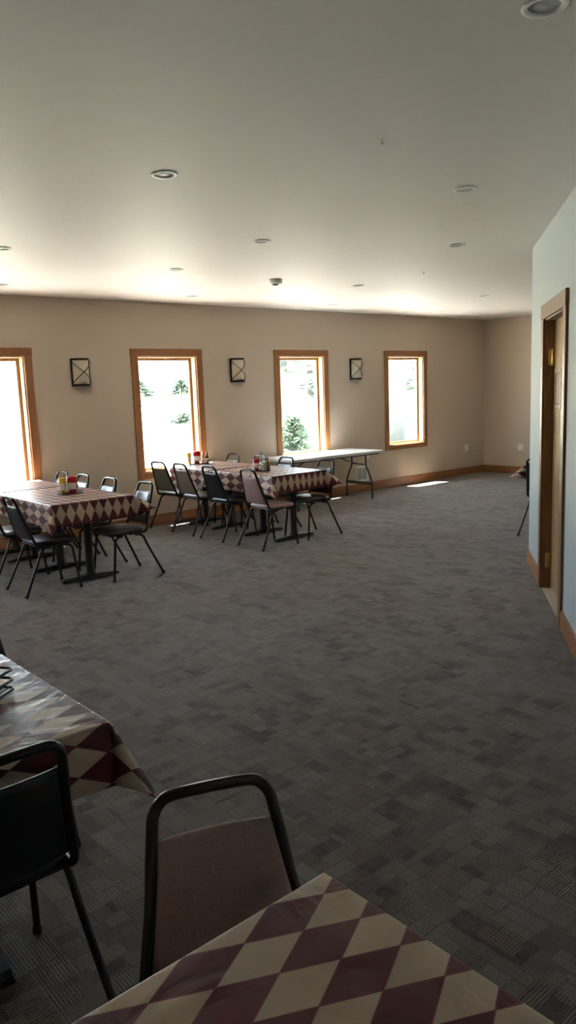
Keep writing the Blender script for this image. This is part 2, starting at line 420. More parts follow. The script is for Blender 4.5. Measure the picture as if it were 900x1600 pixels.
# ------------------------------------------------------------------ windows
def make_window(i, x, w, zb):
    root = empty('window_%d' % i, (x, D, zb))
    tag(root, ['pine framed window left of the photographed row', 'pine framed window cut off by the left edge, behind the left table',
               'pine framed window behind the middle tables, green haze outside', 'pine framed window above the white folding table, tree trunk outside',
               'pine framed window nearest the far corner, standing clear of furniture'][i - 1], 'window', kind='structure')
    h = ZT - zb; b = .078; t = .02; sx = w
    def part(name, bx, m, par=root, bev=.003): return obj(name, box(*bx, bev), M[m], par)
    part('casing', (-.002, CW, -t, 0, 0, h - CW), 'pine_v'); part('casing', (sx - CW, sx + .002, -t, 0, 0, h - CW), 'pine_v')
    part('head_casing', (-.008, sx + .008, -t - .003, 0, h - CW, h), 'pine_h')
    part('sill', (CW, sx - CW, -t, 0, 0, b), 'pine_h')
    # deep reveal
    r0, r1 = -.001, .150
    part('jamb', (CW - .001, CW + .018, r0, r1, b - .001, h - CW), 'jamb'); part('jamb', (sx - CW - .018, sx - CW + .001, r0, r1, b, h - CW), 'jamb')
    part('jamb', (CW + .018, sx - CW - .018, r0, r1, h - CW - .018, h - CW + .001), 'jamb')
    part('sill_board', (CW + .018, sx - CW - .018, r0, r1, b - .001, b + .018), 'sillwood')
    # sash: outer frame with a groove between it and the reveal
    bm = bmesh.new(); a0, a1, c0, c1 = CW + .021, sx - CW - .021, b + .018, h - CW - .021; s = .034; y0, y1 = .092, .125
    add_box(bm, a0, a0 + s, y0, y1, c0, c1, .003); add_box(bm, a1 - s, a1, y0, y1, c0, c1, .003)
    add_box(bm, a0 + s, a1 - s, y0, y1, c0, c0 + s, .003); add_box(bm, a0 + s, a1 - s, y0, y1, c1 - s, c1, .003)
    sash = obj('sash', bm, M['pine_v'], root)
    obj('glass_pane', box(a0 + s - .004, a1 - s + .004, .106, .109, c0 + s - .004, c1 - s + .004), M['pane'], sash)
    bm = bmesh.new(); add_box(bm, a1 - .001, a1 + .003, .088, .128, c0, c1); add_box(bm, a0 - .003, a0 + .001, .088, .128, c0, c1); add_box(bm, a0, a1, .088, .128, c1, c1 + .003)
    obj('weather_seal', bm, M['slot'], root)
    bm = bmesh.new(); add_box(bm, sx / 2 - .02, sx / 2 + .02, .07, .092, h - CW - .030, h - CW - .018, .002)
    obj('latch', bm, M['brass'], root)
    L = bpy.data.lights.new('window_portal', 'AREA'); L.shape = 'RECTANGLE'; L.size = sx - 2 * CW; L.size_y = h - b - CW; L.cycles.is_portal = True
    lo = bpy.data.objects.new('window_portal', L); COL.objects.link(lo); lo.location = (x + sx / 2, D + .16, zb + b + (h - b - CW) / 2)
    lo.rotation_euler = (-PI / 2, 0, 0)
for i, (x, w) in enumerate(zip(WIN, WW)): make_window(i + 1, x, w, ZB)

# ------------------------------------------------------------------ door
root = empty('door_1', E + WD * DL, 0)
tag(root, 'birch veneered wooden door set deep in a pine frame in the pale angled wall', 'door', kind='structure')
MI = Matrix.Translation(-(E + WD * DL)) @ MW
def dbox(t0, t1, n0, n1, z0, z1, bev=.002):
    bm = bmesh.new(); add_box(bm, t0, t1, n0, n1, z0, z1, bev, mtx=MI); return bm
obj('casing', dbox(DL - .10, DL + .012, 0, .02, 0, DH - .01), M['doorjamb'], root)
obj('casing', dbox(DR - .012, DR + .10, 0, .02, 0, DH - .01), M['doorjamb'], root)
obj('head_casing', dbox(DL - .105, DR + .105, 0, .024, DH - .01, DH + .10), M['doorjamb'], root)
obj('jamb', dbox(DL - .0, DL + .02, -.15, 0, 0, DH - .02), M['doorjamb'], root)
obj('jamb', dbox(DR - .02, DR, -.15, 0, 0, DH - .02), M['doorjamb'], root)
obj('jamb', dbox(DL, DR, -.15, 0, DH - .02, DH), M['doorjamb'], root)
leaf = obj('door_leaf', dbox(DL + .023, DR - .023, -.113, -.070, .008, DH - .023), M['door'], root)
bm = bmesh.new()
tc0, tc1, zc0, zc1 = 1.075, 1.33, 1.515, 1.755
for q in ((tc0, tc1, -.072, -.060, zc1, zc1 + .03), (tc0, tc1, -.072, -.060, zc0 - .03, zc0), (tc0 - .03, tc0, -.072, -.060, zc0 - .03, zc1 + .03), (tc1, tc1 + .03, -.072, -.060, zc0 - .03, zc1 + .03)):
    add_box(bm, *q, .002, mtx=MI)
obj('panel_frame', bm, M['door'], leaf)
obj('vision_panel', dbox(tc0, tc1, -.071, -.066, zc0, zc1), M['doorjamb'], leaf)
for z in (.24, 1.06, 1.88):
    bm = bmesh.new()
    add_box(bm, DL + .019, DL + .023, -.068, -.022, z - .062, z + .062, .001, mtx=MI)
    c = MI @ Vector((DL + .033, -.057, z - .06))
    add_lathe(bm, [(0, -.012), (.008, -.009), (.012, 0), (.012, .12), (.008, .129), (0, .132)], 12, c=c)
    if z != 1.06: obj('hinge', bm, M['brass'], root)
    else: bm.free()
bm = bmesh.new()
c = MI @ Vector((DR - .09, -.069, 1.0)); MM = Matrix.Translation(c) @ Matrix.Rotation(math.atan2(WN.y, WN.x) - PI / 2, 4, 'Z') @ Matrix.Rotation(-PI / 2, 4, 'X')
bk = bmesh.new(); add_lathe(bk, [(0, 0), (.03, 0), (.03, .008), (.012, .012), (.012, .04), (.027, .05), (.029, .06), (.022, .07), (0, .073)], 18)
bk.transform(MM); obj('door_knob', bk, M['brass'], leaf, smooth=True); bm.free()

# ------------------------------------------------------------------ ceiling lights, detector, sprinklers
def make_downlight():
    root = empty('recessed_light', (0, 0, H))
    obj('trim_ring', lathe([(.050, .002), (.070, 0), (.0725, -.003), (.070, -.007), (.053, -.006), (.050, .002)], 40), M['white'], root, smooth=True)
    obj('baffle', lathe([(.051, .0), (.050, .004), (.046, .03), (.0475, .032), (.043, .055), (.0445, .057), (.041, .085), (0, .085)], 40), M['baffle'], root, smooth=True)
    obj('bulb', lathe([(0, .045), (.020, .048), (.034, .058), (.036, .066), (.026, .084), (0, .084)], 28), M['white'], root, smooth=True)
    return root
bpos = [((257, 274), (2.37, 3.682), 'recessed ceiling light nearest above the middle of the room'),
        ((727, 297), (4.057, 2.965), 'recessed ceiling light before the angled wall, second nearest on the right'),
        ((851, 12), (2.368, 1.429), 'large looking recessed ceiling light at the top right corner, nearest of all'),
        ((409, 378), (3.998, 4.862), 'recessed ceiling light up and left of the smoke detector'),
        ((714, 384), (5.571, 4.156), 'recessed ceiling light third along near the angled wall corner'),
        ((3, 389), (2.40, 6.099), 'recessed ceiling light cut by the left edge, the nearer of two'),
        ((275, 422), (4.155, 6.352), 'recessed ceiling light over the gap between the two dining rows'),
        ((2, 446), (3.107, 8.0), 'recessed ceiling light cut by the left edge, above the left window'),
        ((300, 464), (5.443, 8.0), 'recessed ceiling light close to the wall right of the middle window, in warm glow'),
        ((559, 447), (6.657, 6.373), 'recessed ceiling light right of the smoke detector'),
        ((521, 477), (7.831, 7.98), 'recessed ceiling light close to the wall above the folding table, in a bright patch'),
        ((755, 463), (9.074, 6.335), 'recessed ceiling light out from the wall towards the far corner'),
        ((690, 487), (10.262, 7.961), 'recessed ceiling light close to the wall beyond the last window'),
        ((772, 492), (11.727, 7.962), 'farthest recessed ceiling light, by the corner with the end wall')]
proto = make_downlight()
for i, (_, (x, y), lab) in enumerate(bpos):
    o = proto if i == 0 else copy_tree(proto)
    o.location = (x, y, H - .0005); tag(o, lab, 'ceiling light', 'recessed lights in the ceiling')

sm = empty('smoke_detector', (5.467, 6.448, H)); tag(sm, 'round white smoke detector on the ceiling in the middle of the room', 'smoke detector')
obj('housing', lathe([(0, 0), (.072, 0), (.074, -.008), (.072, -.040), (.064, -.046), (0, -.046)], 32), M['white'], sm, smooth=True)
obj('sensor_head', lathe([(0, -.045), (.036, -.045), (.032, -.060), (.018, -.066), (0, -.066)], 24), M['baffle'], sm, smooth=True)
def sprinkler(x, y, lab):
    r = empty('ceiling_sprinkler', (x, y, H)); tag(r, lab, 'sprinkler', 'small ceiling sprinklers')
    obj('escutcheon', lathe([(0, 0), (.016, 0), (.014, -.004), (.005, -.006), (0, -.006)], 20), M['white'], r, smooth=True)
    bm = bmesh.new(); add_lathe(bm, [(.004, -.006), (.004, -.018), (0, -.018)], 10); add_lathe(bm, [(0, -.018), (.010, -.018), (.010, -.020), (0, -.020)], 14)
    obj('deflector', bm, M['steel'], r)
sprinkler(2.923, 2.617, 'tiny sprinkler head on the ceiling between the two nearest lights')
sprinkler(6.544, 5.308, 'tiny sprinkler head on the ceiling in front of the distant lights')

# ------------------------------------------------------------------ sconces
def make_sconce():
    root = empty('wall_sconce')
    hw, hh, pr = .108, .165, .098
    def D_out(k, off=0, n=18):
        return [Vector(((hw + off) * math.cos(PI * i / n), -(pr + off) * math.sin(PI * i / n) - .012, 0)) for i in range(n + 1)]
    def dplate(z0, z1, off):
        bm = bmesh.new(); pts = D_out(0, off)
        pts = [Vector((hw + off, 0, 0))] + pts + [Vector((-hw - off, 0, 0))]
        A = [bm.verts.new((p.x, p.y, z0)) for p in pts]; B = [bm.verts.new((p.x, p.y, z1)) for p in pts]
        bm.faces.new(A); bm.faces.new(list(reversed(B)))
        for i in range(len(A)): j = (i + 1) % len(A); bm.faces.new((A[i], B[i], B[j], A[j]))
        return bm
    obj('top_band', dplate(hh - .022, hh, .004), M['bronze'], root)
    obj('bottom_band', dplate(-hh, -hh + .022, .004), M['bronze'], root)
    obj('backplate', box(-hw - .006, hw + .006, -.010, 0, -hh, hh, .002), M['bronze'], root)
    for s in (-1, 1):
        obj('side_strip', box(*sorted((s * (hw - .006), s * (hw + .010))), -.030, -.002, -hh, hh, .002), M['bronze'], root)
    bm = bmesh.new(); pts = D_out(0, -.004)
    A = [bm.verts.new((p.x, p.y, -hh + .02)) for p in pts]; B = [bm.verts.new((p.x, p.y, hh - .02)) for p in pts]
    for i in range(len(A) - 1): f = bm.faces.new((A[i], A[i + 1], B[i + 1], B[i])); f.smooth = True
    g = obj('glass_shade', bm, M['alabaster'], root, autos='keep')
    md = g.modifiers.new('thickness', 'SOLIDIFY'); md.thickness = .004; md.offset = -1 if False else 1
    for s in (-1, 1):
        bm = bmesh.new(); P = []
        for k in range(25):
            t = k / 24; a = PI * (.06 + .88 * t)
            P.append(Vector(((hw + .008) * math.cos(a) * s, -(pr + .008) * math.sin(a) - .012, (hh - .03) * (1 - 2 * t))))
        add_tube(bm, P, .0045, 6, rx=1.3); obj('cross_strap', bm, M['bronze'], root, smooth=True)
    return root
sc = make_sconce()
for i, (x, z, lab) in enumerate(((4.235, 1.998, 'bronze wall sconce with crossed straps left of the middle window'),
                                 (6.600, 1.997, 'bronze wall sconce with crossed straps between the middle window and the folding table window'),
                                 (8.975, 1.992, 'bronze wall sconce with a pull chain, between the two right hand windows'))):
    o = sc if i == 0 else copy_tree(sc)
    o.location = (x, D - .001, z); tag(o, lab, 'wall light', 'wall sconces between the windows')
    last = o
bm = bmesh.new(); add_tube(bm, [(0, -.05, -.165), (0, -.05, -.215)], .0015, 6); add_lathe(bm, [(0, 0), (.007, .004), (.009, .012), (.004, .022), (0, .022)], 12, c=(0, -.05, -.24))
obj('pull_chain', bm, M['steel'], last)

# ------------------------------------------------------------------ outlets and vent
def wallplate(name, mtx, w, h, gangs, lab, cat='outlet'):
    r = empty(name); r.matrix_world = mtx; tag(r, lab, cat)
    obj('cover_plate', box(-w / 2, w / 2, -.006, 0, -h / 2, h / 2, .002), M['offwhite'], r)
    for g in range(gangs):
        cx = (g - (gangs - 1) / 2) * .046
        for s in (-1, 1):
            f = obj('socket', box(cx - .016, cx + .016, -.009, -.004, s * .028 - .019, s * .028 + .019, .003), M['white'], r)
            bm = bmesh.new()
            for k in (-1, 1): add_box(bm, cx + k * .006 - .001, cx + k * .006 + .001, -.0096, -.0085, s * .028 - .006, s * .028 + .006)
            obj('slots', bm, M['slot'], f)
    return r
wallplate('wall_outlet', Matrix.Translation((9.24, D, .578)), .074, .118, 1, 'cream outlet plate under the window nearest the far corner')
wallplate('wall_outlet', Matrix.Translation((11.94, D, .50)), .114, .118, 2, 'double outlet plate on the window wall just left of the room corner')
wallplate('wall_outlet', Matrix.Translation((XC, 7.90, .497)) @ Matrix.Rotation(-PI / 2, 4, 'Z'), .116, .118, 2, 'double outlet plate on the end wall right of the room corner')

v = empty('wall_vent', (9.09, D, .292)); tag(v, 'white framed return air vent in the wall behind the folding table', 'vent')
bm = bmesh.new(); hw, hh = .150, .128
for q in ((-hw, hw, hh - .032, hh), (-hw, hw, -hh, -hh + .032), (-hw, -hw + .032, -hh, hh), (hw - .032, hw, -hh, hh)): add_box(bm, q[0], q[1], -.008, 0, q[2], q[3], .002)
obj('vent_frame', bm, M['white'], v)
obj('duct', box(-hw + .03, hw - .03, -.0015, 0, -hh + .03, hh - .03), M['greymetal'], v)
for k in range(9):
    z = -hh + .044 + k * .021
    bm = bmesh.new(); add_box(bm, -hw + .032, hw - .032, -.0045, -.0030, -.008, .008, mtx=Matrix.Translation((0, 0, z)) @ Matrix.Rotation(.0, 4, 'X'))
    obj('louvre', bm, M['baffle'], v)
obj('vent_divider', box(-.005, .005, -.007, 0, -hh + .03, hh - .03), M['white'], v)

# ------------------------------------------------------------------ stacking chair (faces +x)
def make_chair(pad, frame):
    root = empty('dining_chair'); P_, F_ = M[pad], M[frame]
    # seat pad
    def sf(u, v):
        x = .072 + u * .196; w = .205 - .018 * (u < 0) * abs(u) ** 2 - .004 * u
        # rounded plan
        r = (abs(u) ** 5 + abs(v) ** 5) ** .2; k = max(abs(u), abs(v)) / r if r > 0 else 1
        uu, vv = u * k, v * k
        return Vector((.072 + uu * .198, vv * w, .449 - .012 * max(0, uu) ** 4 + .004 * (1 - uu * uu) * (1 - vv * vv))), Vector((0, 0, 1))
    obj('seat', pillow(sf, 16, 16, .027), P_, root)
    bm = bmesh.new(); add_box(bm, -.105, .245, -.175, .175, .416, .426, .004); 
    obj('seat_board', bm, F_, root)
    # backrest pad between the posts, top edge straight
    def bx(z): return -.132 - .128 * (z - .46) / .4
    def hw(z): return .176 - .048 * ((z - .50) / .28)
    def bf(u, v):
        z = .635 + v * .148
        e_ = 40; r = (abs(u) ** e_ + abs(v) ** e_) ** (1 / e_); k = max(abs(u), abs(v)) / r if r > 0 else 1
        z = .632 + v * k * .150; h = hw(z) - .004
        return Vector((bx(z) + .004 - .012 * (1 - (u * k) ** 2) , u * k * h, z)), Vector((1, 0, .16)).normalized()
    obj('backrest', pillow(bf, 14, 16, .016), P_, root)
    # arch frame
    side = [(.06, .186, .424), (-.075, .188, .424), (-.114, .189, .434), (-.134, .188, .468), (bx(.56), hw(.56) + .006, .56), (bx(.66), hw(.66) + .004, .66), (bx(.74), .142, .742),
            (bx(.79), .1345, .790), (bx(.826), .128, .826), (bx(.849), .112, .849), (bx(.860), .088, .860)]
    pts = side + [(bx(.8625), .03, .8625), (bx(.8625), -.03, .8625)] + [(x, -y, z) for x, y, z in reversed(side)]
    bm = bmesh.new(); add_tube(bm, catmull(pts, 5), .0130, 12); obj('back_frame', bm, F_, root, smooth=True)
    # under seat frame
    bm = bmesh.new()
    for x in (-.02, .17): add_tube(bm, [(x, -.185, .416), (x, .185, .416)], .009, 8)
    obj('seat_frame', bm, F_, root)
    for s in (-1, 1):
        bm = bmesh.new(); add_tube(bm, catmull([(.00, s * .186, .410), (-.050, s * .188, .404), (-.085, s * .191, .376), (-.118, s * .196, .30), (-.190, s * .209, .15), (-.257, s * .222, .010)], 5), .0115, 10)
        l = obj('leg', bm, F_, root, smooth=True)
        obj('foot_cap', lathe([(0, 0), (.015, 0), (.015, .012), (.0125, .026), (0, .026)], 12, c=(-.259, s * .222, 0)), M['rubber'], l)
        bm = bmesh.new(); add_tube(bm, catmull([(.13, s * .184, .410), (.175, s * .185, .405), (.208, s * .187, .376), (.218, s * .190, .30), (.238, s * .198, .15), (.255, s * .205, .010)], 5), .0115, 10)
        l = obj('leg', bm, F_, root, smooth=True)
        obj('foot_cap', lathe([(0, 0), (.015, 0), (.015, .012), (.0125, .026), (0, .026)], 12, c=(.256, s * .205, 0)), M['rubber'], l)
    return root

PROTO = {}
def chair(kind, x, y, deg, label, group):
    pad, fr = {'mauve': ('v_mauve', 'brownmetal'), 'black': ('v_black', 'black'), 'taupe': ('v_taupe', 'brownmetal'), 'grey': ('v_grey', 'brownmetal'), 'dark': ('v_dark', 'brownmetal')}[kind]
    if kind not in PROTO: PROTO[kind] = o = make_chair(pad, fr)
    else: o = copy_tree(PROTO[kind])
    o.location = (x, y, 0); o.rotation_euler = (0, 0, math.radians(deg)); tag(o, label, 'chair', group); return o

GR = 'chairs at the middle table row'; GL = 'chairs at the left table row'
chair('mauve', 5.27, 6.50, 0, 'mauve brown chair seen from behind at the near left corner of the middle tables', GR)
chair('black', 5.27, 7.23, 0, 'black chair with black frame tucked in at the left side of the middle tables', GR)
chair('taupe', 5.27, 7.845, 1, 'taupe backed chair between the black chair and the window side chair, middle tables', GR)
chair('grey', 5.26, 8.355, 7, 'grey green chair nearest the window on the left side of the middle tables', GR)
chair('dark', 5.985, 6.545, 180, 'dark brown seated chair on the right near corner of the middle tables, well in view', GR)
chair('dark', 5.985, 7.27, 180, 'chair across the middle tables, beside the condiments, second from the near end', GR)
chair('taupe', 5.985, 7.80, 180, 'chair on the far side of the middle tables, its rim behind the wire caddy handle', GR)
chair('taupe', 5.985, 8.38, 180, 'chair on the far side of the middle tables nearest the window wall', GR)

chair('black', 2.70, 6.58, 0, 'black chair with bluish sheen pushed up to the near left side of the left tables', GL)
chair('taupe', 2.70, 7.30, 0, 'taupe chair cut by the left edge behind the black chair', GL)
chair('dark', 3.50, 6.49, 180, 'dark brown chair at the near right corner of the left tables', GL)
chair('dark', 3.49, 7.19, 180, 'second chair from the near end on the right side of the left tables', GL)
chair('taupe', 3.49, 7.80, 180, 'third chair from the near end on the right side of the left tables', GL)
chair('dark', 3.49, 8.33, 180, 'chair on the right side of the left tables nearest the window wall', GL)

chair('black', .592, 1.995, 90, 'all black chair in the near left foreground seen from behind', 'foreground chairs')
chair('mauve', .757, 1.045, -112, 'mauve woven chair standing turned at the foreground table corner', 'foreground chairs')
chair('mauve', .90, 2.86, -90, 'mauve chair just entering the left edge behind the foreground left table', 'foreground chairs')
chair('black', 7.66, 4.47, 0, 'black chair mostly hidden behind the corner of the pale angled wall', 'chairs in the far bay')

# ------------------------------------------------------------------ tables
def table(name, cx, cy, lx, ly, axis, label, posts, top=T - .004):
    """axis: direction in which the posts are spaced ('x' or 'y')"""
    root = empty(name, (cx, cy, 0)); tag(root, label, 'table')
    obj('tabletop', box(-lx / 2, lx / 2, -ly / 2, ly / 2, top - .030, top, .005), M['plywood'], root)
    for p in posts:
        ox, oy = (p, 0) if axis == 'x' else (0, p)
        pd = obj('pedestal', lathe([(0, 0), (.060, .0), (.060, .014), (.046, .022), (.042, .05), (.038, .06), (.038, top - .06), (.05, top - .045), (.05, top - .04), (0, top - .04)], 24, c=(ox, oy, .034)), M['cast'], root, smooth=False)
        for f in pd.data.polygons: f.use_smooth = len(f.vertices) == 4
        bm = bmesh.new()
        for s in (-1, 1):
            vs = []
            L_ = .285
            for (a, w, z0, z1) in ((.0, .045, .006, .050), (.10, .036, .006, .044), (L_ - .03, .026, .004, .030), (L_, .022, 0, .022)):
                pts = [(a * s, -w, z0), (a * s, w, z0), (a * s, w * .75, z1), (a * s, -w * .75, z1)]
                vs.append([bm.verts.new((ox + (q[1] if axis == 'x' else q[0]), oy + (q[0] if axis == 'x' else q[1]), q[2])) for q in pts])
            for A, B in zip(vs, vs[1:]):
                for k in range(4): bm.faces.new((A[k], A[(k + 1) % 4], B[(k + 1) % 4], B[k]))
            bm.faces.new(vs[-1])
        obj('base', bm, M['cast'], pd)
        obj('mounting_plate', box(ox - .16, ox + .16, oy - .05, oy + .05, top - .034, top - .030), M['cast'], pd)
    return root

def cloth(name, x0, x1, y0, y1, z, drop, long_axis, label, ears, ends=('d', 'd', 'd', 'd'), ph=(0, 0), flare=.05, seed=1, n=7, fold=None, offs=0.0, az=45):
    """ends order: -x,+x,-y,+y ; 'd' drapes, a number = flat extension. ears: beta deg for corners (-x-y, +x-y, +x+y, -x+y)"""
    rnd = random.Random(seed); bm = bmesh.new(); uvl = bm.loops.layers.uv.new('UVMap')
    r0 = .010; cx, cy = (x0 + x1) / 2, (y0 + y1) / 2
    ox, oy = x0 - offs, y0 - offs
    ph1, ph2, ph3 = rnd.random() * 6, rnd.random() * 6, rnd.random() * 6
    def out(s): return r0 * (1 - math.exp(-s / r0)) + .0
    def prof(s, t):
        # side drop at distance s below the edge; t = position along edge
        o = out(s); rest = s - o
        a = flare + .05 * math.sin(t * 6.3 + ph1) + .03 * math.sin(t * 14 + ph2)
        a = max(.01, a)
        return o + rest * math.sin(a), -rest * math.cos(a)
    def pos(u, v):
        # u, v unfolded coordinates in metres
        dx = (u - x1) if u > x1 else ((u - x0) if u < x0 else 0)
        dy = (v - y1) if v > y1 else ((v - y0) if v < y0 else 0)
        if ends[0] != 'd' and dx < 0: dx = 0
        if ends[1] != 'd' and dx > 0: dx = 0
        if ends[2] != 'd' and dy < 0: dy = 0
        if ends[3] != 'd' and dy > 0: dy = 0
        wob = .0012 * math.sin(u * 9 + ph3) * math.sin(v * 7 + ph1)
        if dx == 0 and dy == 0: return Vector((u, v, z + wob))
        if dy == 0:
            o, d = prof(abs(dx), v); s = 1 if dx > 0 else -1
            return Vector(((x1 if dx > 0 else x0) + s * (o + offs), v, z + d + wob * math.exp(-abs(dx) * 30)))
        if dx == 0:
            o, d = prof(abs(dy), u); s = 1 if dy > 0 else -1
            return Vector((u, (y1 if dy > 0 else y0) + s * (o + offs), z + d + wob * math.exp(-abs(dy) * 30)))
        r = math.hypot(dx, dy); th = math.atan2(abs(dy), abs(dx)); sx = 1 if dx > 0 else -1; sy = 1 if dy > 0 else -1
        ci = {(-1, -1): 0, (1, -1): 1, (1, 1): 2, (-1, 1): 3}[(sx, sy)]
        bmax = math.radians(ears[ci]); w = .34
        Cn = Vector((x1 if sx > 0 else x0, y1 if sy > 0 else y0, z))
        # blend of the two sides
        b = bmax * math.sin(2 * th) ** 1.1
        hd = Vector((sx * math.cos(th), sy * math.sin(th), 0)); ca, sa = math.cos(math.radians(az)), math.sin(math.radians(az)); dg = Vector((sx * ca, sy * sa, 0)); tg = Vector((-sx * sa, sy * ca, 0))
        a0 = max(.01, flare)
        side = Vector((sx * math.cos(th), sy * math.sin(th), 0)) * math.sin(a0)
        dirv = Vector((0, 0, -math.cos(b))) + dg * math.sin(b) - tg * w * math.sin(4 * th) * .5 + side * (1 - math.sin(2 * th))
        dirv.normalize(); o = out(r)
        return Cn + hd * (o + offs) + dirv * max(0, r - o)
    def lim(a, b, e0, e1):
        return (a - (drop if e0 == 'd' else e0), b + (drop if e1 == 'd' else e1))
    ua, ub = lim(x0, x1, ends[0], ends[1]); va, vb = lim(y0, y1, ends[2], ends[3])
    def ticks(a, b, i0, i1):
        st = .024; L = []
        def seg(p, q):
            m = max(1, int(round((q - p) / st)))
            return [p + (q - p) * k / m for k in range(m)]
        cuts = [a]
        if i0 > a + 1e-6: cuts += [i0 - .02, i0 - .01, i0 - .004, i0]
        if i1 < b - 1e-6: cuts += [i1, i1 + .004, i1 + .01, i1 + .02]
        cuts.append(b)
        for p, q in zip(cuts, cuts[1:]): L += seg(p, q)
        return L + [b]
    U = ticks(ua, ub, x0, x1); V = ticks(va, vb, y0, y1)
    G = {}
    for i, u in enumerate(U):
        for j, v_ in enumerate(V):
            p = pos(u, v_)
            if fold is not None: p = fold(u, v_, p, pos)
            G[i, j] = bm.verts.new(p)
    for i in range(len(U) - 1):
        for j in range(len(V) - 1):
            f = bm.faces.new((G[i, j], G[i + 1, j], G[i + 1, j + 1], G[i, j + 1])); f.smooth = True
            for lp, (a, b) in zip(f.loops, ((i, j), (i + 1, j), (i + 1, j + 1), (i, j + 1))):
                uu, vv = U[a] - ph[0], V[b] - ph[1]
                lp[uvl].uv = (vv, uu) if long_axis == 'x' else (uu, vv)
    o = obj(name, bm, [M['cloth'], M['backing']], autos='keep')
    md = o.modifiers.new('thickness', 'SOLIDIFY'); md.thickness = .0016; md.offset = -1; md.material_offset = 1; md.material_offset_rim = 0
    tag(o, label, 'tablecloth', 'red and beige harlequin tablecloths')
    return o

DROP = .215
# left row
table('dining_table', 3.167, 7.05, .80, 1.21, 'y', 'pedestal table under the harlequin cloth at the near end of the left row', (-.45, .20))
table('dining_table', 3.167, 8.18, .80, .94, 'y', 'pedestal table under the pale glaring cloth against the window wall, left row', (-.25, .25))
cloth('tablecloth', 2.763, 3.571, 6.438, 7.66, T, DROP, 'y', 'harlequin cloth with hanging diamonds on the near table of the left row', (36, 66, 0, 0), ('d', 'd', 'd', .12), (3.167, 6.43), seed=3, az=62)
cloth('tablecloth', 2.763, 3.571, 7.80, 8.655, T + .0035, DROP, 'y', 'glare washed harlequin cloth on the window end table of the left row', (0, 0, 0, 0), ('d', 'd', 0, 0), (3.167, 8.10), seed=4, offs=.004)
# middle row
table('dining_table', 5.705, 7.02, .80, 1.14, 'y', 'pedestal table under the harlequin cloth at the near end of the middle row', (-.46, .10))
table('dining_table', 5.705, 8.13, .80, 1.04, 'y', 'pedestal table under the bright cloth by the window, middle row', (-.34, .20))
def turned(u, v, p, pos):
    # the loose near corner of the overlapping cloth is turned up on its left drop
    x0, y0 = 5.301, 7.62
    s = x0 - u; t = v - y0
    if s <= .06 or t > .12: return p
    # fold line from (s=.09,t=0) to (s=DROP,t=.10)
    a = Vector((.09, 0)); b = Vector((DROP, .10)); d = (b - a).normalized(); nrm = Vector((d.y, -d.x))
    q = Vector((s, t)) - a; k = q.dot(nrm)
    if k <= 0: return p
    q2 = Vector((s, t)) - 2 * k * nrm
    pp = pos(x0 - q2.x, y0 + q2.y); return pp + Vector((-(.006 + .02 * min(1, k / .03)), 0, 0))
cloth('tablecloth', 5.301, 6.109, 6.438, 7.585, T, DROP, 'y', 'harlequin cloth with long hanging diamonds on the near table of the middle row', (36, 55, 0, 0), ('d', 'd', 'd', .14), (5.705, 6.43), seed=5, az=66)
cloth('tablecloth', 5.301, 6.109, 7.62, 8.655, T + .0035, DROP, 'y', 'harlequin cloth with a turned up corner on the window end of the middle row', (0, 0, 0, 0), ('d', 'd', 0, 0), (5.705, 8.05), seed=6, offs=.004, fold=turned)
# foreground left table, lengthwise along x
table('dining_table', .34, 2.37, 1.21, .82, 'x', 'pedestal table under the foreground left cloth behind the black chair', (-.40, .30))
cloth('tablecloth', -.27, .952, 1.955, 2.785, T, .20, 'x', 'harlequin cloth flaring at its corner on the foreground left table, black wire rack on it', (0, 27, 12, 0), ('d', 'd', 'd', 'd'), (.94, 2.00), seed=8)
# foreground right table, lengthwise along x
table('dining_table', .31, .595, 1.21, .81, 'x', 'pedestal table under the nearest cloth at the bottom of the view', (-.40, .28))
cloth('tablecloth', -.30, .918, .19, 1.003, T, .20, 'x', 'nearest harlequin cloth filling the bottom of the view', (12, 12, 10, 12), ('d', 'd', 'd', 'd'), (.783, .960), seed=9)
# far bay table
table('dining_table', 8.27, 4.26, .80, 1.2, 'y', 'pedestal table under the cloth tip showing past the angled wall corner', (-.4, .38))
cloth('tablecloth', 7.865, 8.675, 3.65, 4.862, T, .20, 'y', 'harlequin cloth whose corner tip shows past the edge of the angled wall', (20, 20, 20, 52), ('d', 'd', 'd', 'd'), (8.0, 4.86), seed=10)

# ------------------------------------------------------------------ folding table
ft = empty('folding_table', (7.82, 8.275, 0)); tag(ft, 'long white plastic folding table with dark metal legs under the window', 'table')
bm = box(-.915, .915, -.375, .375, .700, .742, .012); obj('tabletop', bm, M['plastic'], ft)
bm = bmesh.new()
for s in (-1, 1): add_box(bm, -.86, .86, s * .330 - .010, s * .330 + .010, .682, .700, .002)
obj('apron_rail', bm, M['greymetal'], ft)
for s in (-1, 1):
    X = s * .765
    fr = empty('leg_frame'); fr.parent = ft
    for t in (-1, 1):
        bm = bmesh.new(); add_tube(bm, catmull([(X, t * .150, .700), (X, t * .150, .58), (X, t * .155, .50), (X, t * .215, .38), (X, t * .262, .27), (X, t * .272, .20), (X, t * .272, .012)], 5), .0135, 10)
        l = obj('leg', bm, M['greymetal'], fr, smooth=True)
        obj('foot_cap', lathe([(0, 0), (.017, 0), (.017, .02), (0, .02)], 12, c=(X, t * .272, 0)), M['rubber'], l)
    obj('crossbar', box(X - .008, X + .008, -.262, .262, .205, .250, .003), M['greymetal'], fr)
    bm = bmesh.new(); add_tube(bm, [(X, -.152, .52), (X, .152, .52)], .008, 8); obj('crossbar', bm, M['greymetal'], fr)
    bm = bmesh.new(); add_tube(bm, [(X, 0, .52), (X - s * .28, 0, .60), (X - s * .50, 0, .695)], .009, 8); obj('brace', bm, M['greymetal'], fr)

